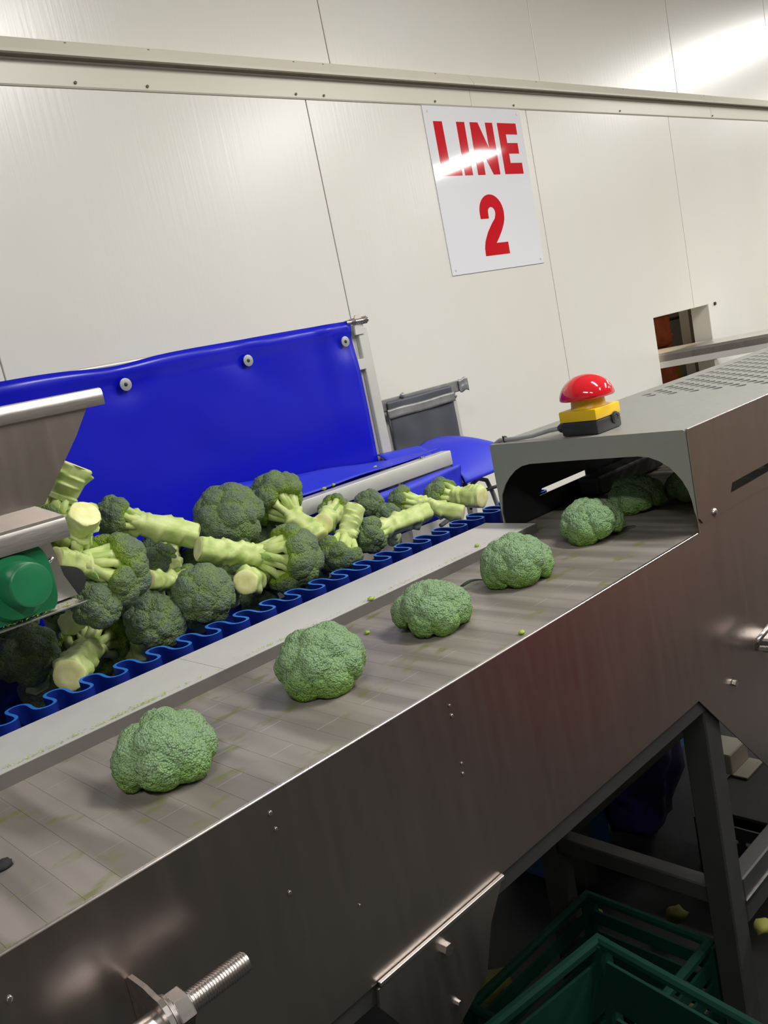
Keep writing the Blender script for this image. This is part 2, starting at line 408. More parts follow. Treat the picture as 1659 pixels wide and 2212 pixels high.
obj('gusset_lip', B(.54, .783, YR-.0085, YR-.003, .802, .8075, .0005), 'steel', cv).rotation_euler = (0, 0, 0)
# inner lower frame rail under the plate
obj('frame_rail', B(-.6, 2.4, YR+.002, YR+.035, .775, .81, .003), 'dsteel', cv)
for q, r in (((1583, 1475), .006), ((585, 1758), .0028), ((597, 1792), .0022), ((972, 1525), .002), ((977, 1547), .0025), ((998, 1650), .002), ((1001, 1672), .0022), ((627, 1930), .0025), ((778, 1956), .0016), ((22, 2160), .003)):
    p0 = at(*q, y=YR-.003)
    if r > .004:
        s_ = obj('screw', hexhead(bmesh.new(), (p0.x, YR-.011, p0.z), 'y', r, .008), 'bolt', cv)
    else:
        bm = bmesh.new(); bmesh.ops.create_uvsphere(bm, u_segments=10, v_segments=6, radius=r)
        for v in bm.verts: v.co = Vector((p0.x + v.co.x, YR-.003 + v.co.y*.3, p0.z+v.co.z*1.3))
        obj('weld_dimple', bm, 'steel', cv, True)
# belt links
seg_w = (1.250 - .803) / 3
P_ = .0385
lk = None; bed_done = False
nrow = 0
x = -.35
while x < 2.75:
    off = (nrow % 2) * seg_w * .5
    cuts = [0, seg_w, 2*seg_w, 3*seg_w] if nrow % 2 == 0 else [0, .5*seg_w, 1.5*seg_w, 2.5*seg_w, 3*seg_w]
    if x < 2.3 or True:
        for a, b in zip(cuts, cuts[1:]):
            if .2 < x < .232 and a > .1 and b < .4: pass
            key = round((b-a)/seg_w, 1)
            if lk is None: lk = {}
            if key not in lk:
                w = b-a
                m0 = B(-P_/2+.0001, P_/2-.0001, .0001, w-.0001, -.009, 0, .0002, 1)
                q = obj('belt_link', m0, 'belt', cv, keep=True); lk[key] = q
            else:
                q = lk[key].copy(); COL.objects.link(q)
            q.location = Vector((x, .803 + a, ZBELT)) - cv.location
    x += P_; nrow += 1
obj('belt_bed', B(-.5, 2.8, .805, 1.25, ZBELT-.03, ZBELT-.012), 'dark', cv)
# side latch at the right edge
lt = thing('latch_handle', 'small steel bail latch on the side of the conveyor', 'latch', (1.62, YR, .83))
pa, pb, pc, pd = at(1634, 1400, y=YR-.03), at(1640, 1380, y=YR-.045), at(1668, 1345, y=YR-.045), at(1668, 1402, y=YR-.03)
obj('bail', tube(bmesh.new(), [pd, pa, (pa+pb)/2+Vector((-.004, 0, 0)), pb, pc], .0055, 8), 'bolt', lt, True)
obj('latch_foot', B(1.628, 1.68, YR-.045, YR-.003, .80, .83, .004), 'bolt', lt)
# tensioning rod, bottom left
rod = thing('tension_bolt', 'thick threaded steel rod with hex nut on the conveyor side', 'bolt', (.26, YR, .98))
RY, RZ = .735, .992
bm = bmesh.new(); n = 20; rings = []
X0, X1 = .268, .353; steps = 170
for i in range(steps+1):
    xx = X0 + (X1-X0)*i/steps; ring = []
    for k in range(n):
        a = 2*math.pi*k/n; ph = (xx-X0)/.0030*2*math.pi - a
        rr = .0104 + .0009*math.sin(ph)
        if i > steps-6: rr *= 1-.03*(i-steps+6)
        ring.append(bm.verts.new((xx, RY+rr*math.cos(a), RZ+rr*math.sin(a))))
    rings.append(ring)
for a_, b_ in zip(rings, rings[1:]):
    for k in range(n): bm.faces.new((a_[k], a_[(k+1) % n], b_[(k+1) % n], b_[k]))
bm.faces.new(rings[-1]); bm.faces.new(rings[0][::-1])
obj('threaded_rod', bm, 'bolt', rod, True)
obj('hex_nut', tube(bmesh.new(), [(.268, RY, RZ), (.2695, RY, RZ), (.283, RY, RZ), (.2845, RY, RZ)], [.0180, .0192, .0192, .0178], 6), 'bolt', rod)
obj('washer', tube(bmesh.new(), [(.2635, RY, RZ), (.2645, RY, RZ), (.267, RY, RZ), (.2678, RY, RZ)], [.0210, .0220, .0220, .0210], 28), 'bolt', rod, 40)
tab = [(YR-.003, RZ+.020), (YR-.010, RZ+.026), (RY+.022, RZ+.028)] + [(RY+.026*math.cos(math.radians(a)), RZ+.026*math.sin(math.radians(a))) for a in range(80, 300, 20)] + [(YR-.003, RZ-.032)]
obj('tab_plate', prism(bmesh.new(), tab, 'x', .2565, .2615), 'bolt', rod)
obj('rod_collar', tube(bmesh.new(), [(.20, RY, RZ), (.254, RY, RZ), (.2565, RY, RZ)], [.0150, .0150, .0135], 24), 'bolt', rod, 40)
# frame below
fr = cv
def sq(x0, x1, y0, y1, z0, z1, name='frame_beam'): return obj(name, B(x0, x1, y0, y1, z0, z1, .003), 'dsteel', fr)
sq(1.392, 1.446, .803, .855, 0, .79, 'leg')
sq(1.392, 1.446, 1.225, 1.275, 0, .79, 'leg')
sq(1.400, 1.438, .856, 1.224, .345, .385)
sq(1.447, 3.0, .803, .84, .29, .39)
sq(1.447, 2.9, 1.235, 1.27, .335, .375)
sq(-.1, 1.391, 1.235, 1.27, .76, .795)
obj('brace_highlight_strip', B(1.447, 3.0, .800, .803, .335, .342), 'bolt', fr)
sq(1.40, 1.44, .857, 1.224, .74, .775)
# ================================================================== HOOD
HX = 1.46; HT = 1.297; HYN = .797; HYF = 1.258; HXE = 3.05
hd = thing('tunnel_hood', 'grey steel tunnel hood with arched opening over the belt', 'hood', (1.9, 1.03, 1.1))
# front plate with arched opening
arch = [(1.252, 1.10), (1.256, 1.142), (1.248, 1.183), (1.234, 1.206), (1.219, 1.222), (1.200, 1.237), (1.180, 1.246), (1.157, 1.250), (1.044, 1.252), (.928, 1.253), (.900, 1.253), (.878, 1.250),
        (.858, 1.242), (.838, 1.229), (.826, 1.215), (.817, 1.203), (.808, 1.184), (.8035, 1.165), (.8015, 1.145)]
outer = [(HYF, 1.10), (HYF, HT-.004), (HYF-.004, HT), (HYN+.004, HT), (HYN, HT-.004), (HYN, 1.125)]
bm = bmesh.new()
def hoodfront(x0, x1):
    va = {}; 
    import mathutils
    pts = outer + arch[::-1]
    prism(bm, pts, 'x', x0, x1)
hoodfront(HX, HX+.003)
obj('front_plate', bm, 'hood', hd)
# near side sheet with slot
def slotted(y0, y1, zlo, slots, name, mat, xs, xe, lowleft=True):
    bm = bmesh.new(); s0, s1, z0, z1 = slots
    pts_l = [(xs, zlo+.012), (xs+.012, zlo), (s0, zlo), (s0, HT-.001), (xs, HT-.001)] if lowleft else [(xs, zlo), (s0, zlo), (s0, HT-.001), (xs, HT-.001)]
    prism(bm, pts_l, 'y', y0, y1)
    box(bm, s0, s1, y0, y1, zlo, z0); box(bm, s0, s1, y0, y1, z1, HT-.001); box(bm, s1, xe, y0, y1, zlo, HT-.001)
    prism(bm, [(s0, z0), (s0+.012, z1), (s0, z1)], 'y', y0, y1)
    return obj(name, bm, mat, hd)
slotted(HYN-.004, HYN-.0015, 1.118, (1.590, 1.795, 1.144, 1.162), 'side_sheet', 'sidesteel', HX, HXE)
slotted(HYF-.003, HYF, 1.095, (1.600, 1.795, 1.145, 1.159), 'rear_sheet', 'black', HX+.003, HXE, False)
obj('end_shade_plate', B(HXE-.003, HXE, HYN, HYF-.003, 1.10, HT-.003), 'hood', hd)  # unseen plate added to keep light out of the tunnel
obj('cross_baffle', B(2.42, 2.424, HYN+.002, HYF-.004, 1.17, HT-.004), 'black', hd)
p0 = at(1546, 1107, y=HYN-.006)
bm = bmesh.new(); bmesh.ops.create_uvsphere(bm, u_segments=16, v_segments=8, radius=.0085)
for v in bm.verts: v.co = Vector((p0.x+v.co.x, HYN-.004+v.co.y*.55, p0.z+v.co.z))
obj('dome_rivet', bm, 'bolt', hd, True)
obj('edge_fold', B(HX, HXE, HYN-.0045, HYN, HT-.002, HT+.0015, .0008), 'bolt', hd)
# perforated top: solid border + cells with real round holes
TZ0, TZ1 = HT-.003, HT
bm = bmesh.new()
PX, PY, HR = .058, .029, .0145
X0, X1 = 1.97, 1.97 + PX*18
Y0, Y1 = .865, .865 + PY*12
box(bm, HX+.003, X0, HYN, HYF, TZ0, TZ1); box(bm, X1+PX/2, HXE, HYN, HYF, TZ0, TZ1)
box(bm, X0, X1+PX/2, HYN, Y0, TZ0, TZ1); box(bm, X0, X1+PX/2, Y1, HYF, TZ0, TZ1)
obj('top_sheet', bm, 'hood', hd)
bm = bmesh.new()
def cell(cx, cy, wx, wy, r):
    n = 16
    inner = [(cx + r*math.cos(2*math.pi*k/n), cy + r*.83*math.sin(2*math.pi*k/n)) for k in range(n)]
    outerp = []
    for k in range(n):
        c_, s_ = math.cos(2*math.pi*k/n), math.sin(2*math.pi*k/n)
        m = max(abs(c_), abs(s_)); outerp.append((cx + wx/2*c_/m, cy + wy/2*s_/m))
    for z in (TZ1, TZ0):
        vi = [bm.verts.new((a, b, z)) for a, b in inner]; vo = [bm.verts.new((a, b, z)) for a, b in outerp]
        for k in range(n):
            bm.faces.new((vi[k], vo[k], vo[(k+1) % n], vi[(k+1) % n]))
        if z == TZ1: top = vi
    for k in range(n): bm.faces.new((top[k], top[(k+1) % n], vi[(k+1) % n], vi[k]))
def solid(x0, x1, y0, y1):
    if x1-x0 > 1e-5: box(bm, x0, x1, y0, y1, TZ0, TZ1)
for r in range(12):
    yc = Y0 + PY*(r+.5); sh = PX/2 if r % 2 else 0
    solid(X0, X0+sh, yc-PY/2, yc+PY/2)
    for c in range(18): cell(X0 + sh + PX*(c+.5), yc, PX, PY, HR)
    solid(X0+sh+PX*18, X1+PX/2, yc-PY/2, yc+PY/2)
bmesh.ops.remove_doubles(bm, verts=bm.verts, dist=1e-6)
o = obj('perforated_sheet', bm, 'hood', hd); 
# guide block and rubber flaps inside the hood
ib = thing('guide_block', 'dark grey guide block hanging inside the tunnel hood', 'guide', (1.78, 1.2, 1.12))
obj('block_body', B(1.745, 2.05, 1.19, 1.25, 1.105, 1.150, .008, 3), 'dsteel', ib)
for k in range(5):
    bm = grid_sheet(bmesh.new(), lambda u, v, k=k: (1.95+.03*k+.004*math.sin(u*9), .81+.43*u, 1.278-.045*v-.008*math.sin(u*7+k)), 12, 3, .002)
    if k < 1: tag(obj('rubber_flap', bm, 'black'), 'short black rubber flap hanging across inside the tunnel hood', 'flap')
    else: bm.free()

# ================================================================== E-STOP
es = thing('emergency_stop_button', 'red mushroom emergency stop button on yellow and black box on hood', 'button', (1.525, 1.035, HT))
bx0, bx1, by0, by1 = 1.481, 1.570, .992, 1.078
obj('base_box', B(bx0, bx1, by0, by1, HT+.0005, HT+.029, .004, 2), 'black', es, 40)
bb = obj('upper_box', B(bx0-.001, bx1+.001, by0-.001, by1+.001, HT+.029, HT+.052, .003, 2), 'yellow', es, 40)
obj('neck', tube(bmesh.new(), [(1.5255, 1.035, HT+.051), (1.5255, 1.035, HT+.056), (1.5255, 1.035, HT+.076)], [.037, .035, .033], 32), 'yellow', es, 40)
bm = bmesh.new(); R_ = .0555; prof = [(R_*.55, -.001), (R_*.97, -.002), (R_, 0)] + [(R_*math.cos(math.radians(a)), .046*math.sin(math.radians(a))) for a in range(6, 90, 7)] + [(.0015, .046)]
tube(bm, [(1.5255, 1.035, HT+.073+h) for r, h in prof], [r for r, h in prof], 48)
obj('mushroom_head', bm, 'red', es, 60)
obj('knockout', cyl(bmesh.new(), (1.546, by0-.0035, HT+.022), 'y', .0125, .0045, 24, .0008), 'black', es, 40)
obj('knockout_ring', tube(bmesh.new(), [(1.546+.008*math.cos(a*.3927), by0-.0036, HT+.022+.008*math.sin(a*.3927)) for a in range(17)], .0011, 6), 'black', es, True)
obj('cable_gland', tube(bmesh.new(), [(1.499, by1-.002, HT+.017), (1.499, by1+.012, HT+.017), (1.499, by1+.018, HT+.017)], [.0105, .0105, .007], 8), 'black', es)
obj('cable', tube(bmesh.new(), [(1.499, by1+.01, HT+.017), (1.494, by1+.04, HT+.015), (1.488, by1+.08, HT+.008), (1.484, by1+.12, HT+.0055), (1.481, by1+.165, HT+.0055), (1.480, by1+.185, HT-.004), (1.481, by1+.19, HT-.05)], .0048, 10), 'cable', es, True)
t = thing('cable_tie', 'black cable tie around the grey cable at hood edge', 'tie', (1.482, 1.232, HT))
obj('loop', tube(bmesh.new(), [(1.483+.0062*math.cos(a*.5236), 1.230, HT+.006+.0062*math.sin(a*.5236)) for a in range(13)], .0018, 6), 'black', t, True)
obj('tail', tube(bmesh.new(), [(1.478, 1.230, HT+.008), (1.474, 1.228, HT+.014)], .002, 6), 'black', t)

# ================================================================== STEEL STRIP BETWEEN THE LINES
st = thing('divider_strip', 'pale worn steel strip lying between grey belt and blue conveyor', 'strip', (.8, 1.24, 1.1))
SZ = 1.120
prof = [(1.1668, 1.0985), (1.168, 1.0985), (1.1685, SZ-.002), (1.306, SZ-.002), (1.3065, 1.06), (1.3085, 1.06), (1.3085, SZ), (1.1668, SZ)]
obj('strip_sheet', prism(bmesh.new(), prof, 'x', -.5, .648), 'strip', st)
obj('strip_sheet', prism(bmesh.new(), prof, 'x', .649, 1.4575), 'strip', st)
obj('dark_lip', B(-.5, 1.4575, 1.1645, 1.1665, 1.0985, SZ-.0006), 'lip', st)

# ================================================================== BLUE SIDEWALL CONVEYOR
bc = thing('sidewall_conveyor', 'blue rubber conveyor with wavy sidewall holding the heap of broccoli', 'conveyor', (1.0, 1.7, 0))
obj('belt', B(-.4, 1.79, 1.35, 1.86, .965, .975), 'blue_dark', bc)
obj('near_frame', B(-.4, 1.79, 1.312, 1.345, .90, .985, .002), 'blue_dark', bc)
bm = bmesh.new(); p_ = .0622; A_ = .034; yc = 1.389; x_off = .598 - .25*p_; ZW0, ZW1 = .976, 1.119
npt = int((2.35+.2)/p_*22); rows = []
def wave(s):  # s in periods
    ph = 2*math.pi*s
    return Vector((x_off + p_*s - .0068*math.sin(2*ph), yc + A_*math.sin(ph), 0))
s = -.85/p_
while s < 1.19/p_:
    p0 = wave(s); p1 = wave(s+.01); d = (p1-p0).normalized(); nn = Vector((-d.y, d.x, 0))
    a = p0 + nn*.0029; b = p0 - nn*.0029
    rows.append([bm.verts.new((a.x, a.y, ZW0)), bm.verts.new((a.x, a.y, ZW1)), bm.verts.new((b.x, b.y, ZW1)), bm.verts.new((b.x, b.y, ZW0))])
    s += 1/24
for r0, r1 in zip(rows, rows[1:]):
    for k in range(3): 
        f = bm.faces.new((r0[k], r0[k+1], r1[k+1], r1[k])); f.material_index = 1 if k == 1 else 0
obj('wavy_sidewall', bm, ['blue_dark', 'blue_lit_edge'], bc, 40)
for k in range(3):
    xx = .3 + k*.5
    obj('cleat', B(xx, xx+.008, 1.43, 1.84, .975, 1.0, .002), 'blue_dark', bc)
obj('rear_shade_sheet', B(-.4, 1.15, 1.862, 1.868, .965, 1.10), 'blue_dark', bc)  # added dark sheet standing in for the shade behind the heap
obj('leg', B(.55, .6, 1.40, 1.45, 0, .90), 'dsteel', bc); obj('leg', B(1.70, 1.75, 1.40, 1.45, 0, .90), 'dsteel', bc)
obj('leg', B(.55, .6, 1.79, 1.85, 0, .965), 'dsteel', bc); obj('leg', B(1.70, 1.75, 1.79, 1.85, 0, .965), 'dsteel', bc)
# blue curtain
ct = thing('splash_curtain', 'tall blue vinyl curtain riveted along its top behind the broccoli', 'curtain', (.9, 1.93, 1.0))
CY = 1.93
def cur(u, v):
    x = -.2 + 1.935*u; z = 1.642 - .66*v
    top = .010*math.exp(-((x-.98)/.10)**2)
    if v < .12: z -= top*(1-v/.12)
    y = CY + .006*noise.noise(Vector((x*3, z*3, 1))) + .010*noise.noise(Vector((x*7, z*9, 5)))*max(0, 1-v*2.2)
    if v < .06: y -= .007*math.sin(v/.06*math.pi)
    for rx in (.999, 1.354, 1.698):
        d = math.hypot(x-rx, z-1.587); y += .006*math.exp(-(d/.05)**2)
    if x > 1.6: y -= .006*math.sin((x-1.6)*40)*max(0, 1-v*2)
    return (x, y, z)
obj('curtain_sheet', grid_sheet(bmesh.new(), cur, 120, 44, .003), 'curtain', ct, True)
obj('top_rod', cyl(bmesh.new(), (-.2, CY+.008, 1.636), 'x', .006, 1.98, 12), 'alu', ct, 40)
for rx in (.999, 1.354, 1.698):
    w = obj('washer', cyl(bmesh.new(), (rx, CY-.0085, 1.587), 'y', .0150, .002, 28, .0004), 'washer', ct, 30)
    bm = bmesh.new(); bmesh.ops.create_uvsphere(bm, u_segments=12, v_segments=8, radius=.0045)
    for v in bm.verts: v.co = Vector((rx+v.co.x, CY-.0085+v.co.y*.8, 1.587+v.co.z))
    obj('rivet', bm, 'dsteel', w, True)
ps = thing('curtain_post', 'grey steel post with bracket holding the right end of curtain', 'post', (1.79, 1.95, 0))
obj('post_tube', B(1.770, 1.808, 1.94, 1.978, 0, 1.615, .002), 'alu', ps)
obj('strap', B(1.748, 1.770, 1.955, 1.962, 1.0, 1.63, .001), 'alu', ps)
obj('bracket', B(1.742, 1.772, 1.938, 1.956, 1.498, 1.530, .002), 'alu', ps)
obj('ear_plate', prism(bmesh.new(), [(1.755, 1.60), (1.79, 1.60), (1.790, 1.648), (1.782, 1.658), (1.768, 1.656), (1.757, 1.640)], 'y', 1.935, 1.941), 'alu', ps)
bl = thing('rod_bolt', 'hex bolt through the top of the curtain post', 'bolt', (1.77, 1.938, 1.64))
obj('shank', cyl(bmesh.new(), (1.722, 1.932, 1.638), 'x', .0075, .085, 12), 'bolt', bl, 40)
obj('head', hexhead(bmesh.new(), (1.790, 1.932, 1.638), 'x', .0125, .010), 'bolt', bl)
obj('nut', hexhead(bmesh.new(), (1.742, 1.932, 1.638), 'x', .0115, .012), 'bolt', bl)
# flat square bar
br = thing('square_bar', 'pale grey square steel bar crossing in front of the blue sheet', 'bar', (1.4, 1.81, 1.19))
obj('bar_tube', B(1.12, 1.902, 1.79, 1.83, 1.171, 1.214, .003, 2), 'alu', br, 40)
p0 = at(922, 972, z=1.215); obj('washer', cyl(bmesh.new(), (1.80, 1.812, 1.2135), 'z', .011, .002, 20), 'bolt', br)
obj('screw', cyl(bmesh.new(), (1.80, 1.812, 1.215), 'z', .005, .005, 10), 'bolt', br)
obj('bar_leg', B(1.13, 1.165, 1.80, 1.83, .975, 1.172), 'alu', br)
# flap and apron
fl = thing('blue_flap', 'blue rubber flap draped from curtain down onto the grey bar', 'flap', (1.5, 1.87, 1.2))
def flp(u, v):
    xb = 1.175 + u*.64; xf = 1.16 + u*.74
    zb = 1.292 - .075*u; x = xb + (xf-xb)*v
    y = 1.915 - .083*v; z = zb + (1.2185-zb)*(v**.8)
    if u < .05: z -= .02*(1-u/.05)*v
    return (x, y, z + .002*math.sin(u*14))
obj('flap_sheet', grid_sheet(bmesh.new(), flp, 40, 8, .003), 'flap', fl, True)
ap = thing('blue_apron', 'blue rubber apron bulging up beyond the end of grey bar', 'apron', (1.9, 1.9, 1.1))
def apr(u, v):
    x = 1.30 + u*1.05
    top = 1.165 + .085*max(0, min(1, (x-1.70)/.16))**.7 - max(0, x-2.02)**2*1.5
    lo = 1.035 + .075*max(0, min(1, (x-1.8)/.12))
    a = v*math.pi/2; 
    z = lo + (top-lo)*math.sin(a); y = 1.775 + (.21 if x > 1.9 else .010+.2*max(0, (x-1.75)/.15))*(1-math.cos(a))
    y += .006*math.sin(v*9 + x*7) + .008*math.sin(x*19+v*3)*v
    if x < 1.895: y = min(y, 1.782) if v < .7 else y
    return (x, y, z + .012*v*math.sin(x*15+1))
def apr2(u, v):
    x = 1.913 + u*.40
    top = 1.236 - max(0, x-2.02)**2*1.6 - max(0, 1.98-x)*.25
    lo = 1.107; a = v*math.pi/2
    z = lo + (top-lo)*math.sin(a); y = 1.775 + .20*(1-math.cos(a)) + .010*math.sin(v*6+x*9)
    return (x, y, z)
def apr1(u, v):
    x = 1.30 + u*.613
    lo = 1.035 + .072*max(0, min(1, (x-1.8)/.113))
    return (x, 1.775 + .004*math.sin(x*20+v*4), lo + (1.168-lo)*v)
bm = grid_sheet(bmesh.new(), apr2, 24, 20, .003); obj('apron_hump', bm, 'flap', ap, True)
bm = grid_sheet(bmesh.new(), apr1, 24, 6, .003); obj('apron_front', bm, 'flap', ap, True)
def apr3(u, v):
    x = 1.74 + u*.175; top = 1.246 + .0*u - .012*u
    return (x, 1.84 + .10*v, 1.16 + (top-1.16)*math.sin(v*math.pi/2))
bm = grid_sheet(bmesh.new(), apr3, 10, 8, .003); obj('apron_back', bm, 'flap', ap, True)

# taped grey screen behind
gs = thing('taped_screen', 'dark grey plastic sheet taped to a small frame by wall', 'screen', (2.15, 2.12, 0))
obj('top_bar', B(1.955, 2.375, 2.105, 2.13, 1.345, 1.383, .003), 'tape', gs)
obj('post_tube', B(2.292, 2.322, 2.11, 2.135, 0, 1.36, .002), 'alu', gs)
obj('post_tube', B(1.96, 1.985, 2.11, 2.135, 0, 1.36, .002), 'alu', gs)
def gsh(u, v):
    x = 1.975+.315*u; z = 1.375-.30*v
    return (x, 2.10 + .006*noise.noise(Vector((x*11, z*11, 0))), z)
obj('plastic_sheet', grid_sheet(bmesh.new(), gsh, 30, 30, .002), 'greysheet', gs, True)
def tp(u, v):
    x = 1.965+.33*u; z = 1.350-.032*v + .0012*math.sin(u*9)
    return (x, 2.0925 + .002*noise.noise(Vector((x*12, z*30, 3))), z)
obj('tape_band', grid_sheet(bmesh.new(), tp, 40, 4, .001), 'tape', gs, True)
obj('tape_end', grid_sheet(bmesh.new(), lambda u, v: (2.335+.05*u, 2.100+.004*noise.noise(Vector((u*4, v*4, 1))), 1.388-.046*v-.003*math.sin(u*7)), 10, 6, .001), 'tape', gs, True)
for (x, z) in ((2.05, 1.384), (2.30, 1.335)):
    bm = bmesh.new(); bmesh.ops.create_icosphere(bm, subdivisions=2, radius=.011)
    for v in bm.verts: v.co = Vector((x, 2.098, z)) + v.co*(1+.5*noise.noise(v.co*150))*Vector((1.3, .5, .7)).length*.5
    obj('tape_wad', bm, 'tape', gs, True)
# loose cables right of the apron
cb = thing('loose_cables', 'grey cables looping beside the tunnel hood below blue apron', 'cable', (2.08, 1.9, 1.0))
obj('cable', tube(bmesh.new(), [(2.24, 1.9, .002), (2.22, 1.9, .60), (2.20, 1.9, .93), (2.18, 1.9, 1.01), (2.16, 1.9, 1.06), (2.12, 1.9, 1.075), (2.07, 1.9, 1.06), (2.03, 1.9, 1.02), (1.98, 1.9, .99), (1.9, 1.89, .98)], .0075, 8), 'cable', cb, True)
obj('cable', tube(bmesh.new(), [(1.95, 1.88, 1.10), (2.02, 1.88, 1.08), (2.08, 1.88, 1.05), (2.12, 1.88, 1.035), (2.25, 1.88, 1.03)], .006, 8), 'black', cb, True)
obj('cable', tube(bmesh.new(), [(2.03, 1.89, 1.12), (2.05, 1.89, 1.07), (2.05, 1.89, .99)], .005, 8), 'black', cb, True)

# ================================================================== GUARD / HOPPER AT THE LEFT
gd = thing('hopper_guard', 'steel hopper with rolled top edge at the left over broccoli', 'hopper', (.4, 1.42, 1.25))
pn = [(-.3, 1.40), (.556, 1.412), (.640, 1.510), (.676, 1.560), (-.3, 1.560)]
obj('hopper_panel', prism(bmesh.new(), pn, 'y', 1.447, 1.450), 'sidesteel', gd)
prof = [(1.4465, 1.552), (1.439, 1.552), (1.4375, 1.565), (1.4385, 1.574), (1.442, 1.580), (1.448, 1.582), (1.455, 1.580), (1.457, 1.570), (1.451, 1.566)]
obj('rolled_edge', prism(bmesh.new(), prof, 'x', -.3, .701), 'steel', gd, 30)
prof = [(1.448, 1.414), (1.345, 1.399), (1.340, 1.395), (1.338, 1.388), (1.338, 1.364), (1.341, 1.364), (1.341, 1.388), (1.3435, 1.393), (1.347, 1.396), (1.448, 1.411)]
obj('flange', prism(bmesh.new(), prof, 'x', -.3, .540), 'steel', gd, 30)
obj('mount_plate', prism(bmesh.new(), [(-.3, 1.262), (.548, 1.262), (.534, 1.30), (.530, 1.340), (.520, 1.400), (-.3, 1.400)], 'y', 1.392, 1.396), 'steel', gd)
obj('bottom_ledge', B(-.3, .538, 1.338, 1.46, 1.2565, 1.2595, .0005), 'steel', gd)
obj('roller_end', cyl(bmesh.new(), (.548, 1.40, 1.284), 'y', .024, .05, 28, .003), 'dark', gd, 40)
obj('hopper_shade_plate', B(-.3, .50, 1.461, 1.84, 1.257, 1.2595), 'steel', gd)  # hidden plate added to block light and darken the heap below
obj('weld_spot', cyl(bmesh.new(), at(43, 1118, z=1.402), 'z', .004, .004, 8), 'core', gd)
gb = thing('green_bearing', 'green bearing housing with round cap on the hopper guard', 'bearing', (.445, 1.38, 1.315))
bc_ = (.440, 1.312)
def sup(r, e=3.2, n=48, rot=0):
    out = []
    for k in range(n):
        a = 2*math.pi*k/n; c, s_ = math.cos(a), math.sin(a)
        rr = r/((abs(c)**e + abs(s_)**e)**(1/e)); out.append((bc_[0] + rr*math.cos(a+rot), bc_[1] + rr*math.sin(a+rot)))
    return out
body = [p_ for p_ in sup(.063, 3.4)]
body = [(x_, max(1.262, z_)) for x_, z_ in body]
obj('housing', prism(bmesh.new(), body, 'y', 1.352, 1.390), 'green', gb, 30)
obj('shoulder', tube(bmesh.new(), [(.440, 1.352, 1.314), (.441, 1.340, 1.314)], [.052, .048], 40), 'green', gb, 30)
obj('round_cap', tube(bmesh.new(), [(.446, 1.345, 1.317), (.450, 1.306, 1.317), (.4502, 1.3035, 1.317), (.4503, 1.3025, 1.317)], [.0355, .0335, .0325, .0305], 44), 'green', gb, 30)
bz = thing('grease_nipple', 'tiny steel grease nipple on green bearing housing', 'nipple', (.505, 1.37, 1.325))
obj('stub', tube(bmesh.new(), [(.500, 1.37, 1.330), (.511, 1.37, 1.332), (.516, 1.368, 1.337)], [.004, .004, .003], 8), 'bolt', bz, True)

# ================================================================== OUTFEED TRAY THROUGH THE HATCH
ty = thing('outfeed_chute', 'grey steel conveyor edge passing through the wall hatch', 'conveyor', (4.4, 2.0, 1.2))
dvec = Vector((.224, -.451, 0)).normalized(); nvec = Vector((-dvec.y, dvec.x, 0)); o0 = Vector((4.071, 2.302, 0))
def slab(a0, a1, n0, n1, z0, z1, name, mat):
    bm = bmesh.new(); vs = []
    for a in (a0, a1):
        for n_ in (n0, n1):
            for z in (z0, z1):
                p = o0 + dvec*a + nvec*n_; vs.append(bm.verts.new((p.x, p.y, z)))
    for f in ((0, 1, 3, 2), (4, 6, 7, 5), (0, 4, 5, 1), (2, 3, 7, 6), (0, 2, 6, 4), (1, 5, 7, 3)): bm.faces.new([vs[i] for i in f])
    obj(name, bm, mat, ty)
slab(-.12, 1.6, 0, .35, 1.226, 1.24, 'top_rail', 'steel')
slab(-.12, 1.6, -.002, .03, 1.196, 1.228, 'side_rail', 'sidesteel')
slab(-.12, 1.6, -.006, .03, 1.166, 1.196, 'lower_lip', 'alu')
slab(.25, .262, .0, .02, 0, 1.17, 'strut', 'alu'); slab(1.3, 1.34, .02, .06, 0, 1.17, 'strut', 'alu')

# ================================================================== THINGS UNDER THE CONVEYOR
def crate(name, label, c, sx, sy, h, rot, mat='crate', group='green crates on the floor under the conveyor'):
    t = thing(name, label, 'crate', (c[0], c[1], c[2]), group)
    t.rotation_euler = (0, 0, rot)
    def part(n_, *a, **k):
        o = obj(n_, B(*a, **k), mat, t, keep=True)
    part('base', -sx, sx, -sy, sy, 0, .008)
    for s_ in (-1, 1):
        part('rim', -sx-.008, sx+.008, s_*sy-.009, s_*sy+.009, h-.02, h, .005)
        part('rim', s_*sx-.009, s_*sx+.009, -sy, sy, h-.0195, h-.0005, .005)
        for j in range(4):
            z0 = .015 + j*(h-.04)/4
            part('slat', -sx, sx, s_*sy-.003, s_*sy+.003, z0, z0+(h-.04)/4-.02)
            part('slat', s_*sx-.003, s_*sx+.003, -sy, sy, z0, z0+(h-.04)/4-.02)
        for c_ in (-1, 1): part('corner_post', s_*sx-.014, s_*sx+.014, c_*sy-.014, c_*sy+.014, 0, h-.01)
    return t
crate('plastic_crate', 'green vented crate with bright rim at picture bottom below the gusset', (1.053-.2*.991-.22*.134, .868+.2*.134-.22*.991, 0), .20, .22, .50, -.134)
crate('plastic_crate', 'dark green low crate under the cross beam between the steel legs', (1.21, 1.03, 0), .205, .15, .25, -.02)
crate('plastic_crate', 'teal green crate cut by the right photo edge beside steel leg', (1.78, .58, 0), .25, .20, .33, .10)
t = thing('blue_bag', 'crumpled dark blue plastic bag in shadow behind the steel leg', 'bag', (1.95, 1.35, 0))
bm = bmesh.new(); bmesh.ops.create_icosphere(bm, subdivisions=4, radius=1)
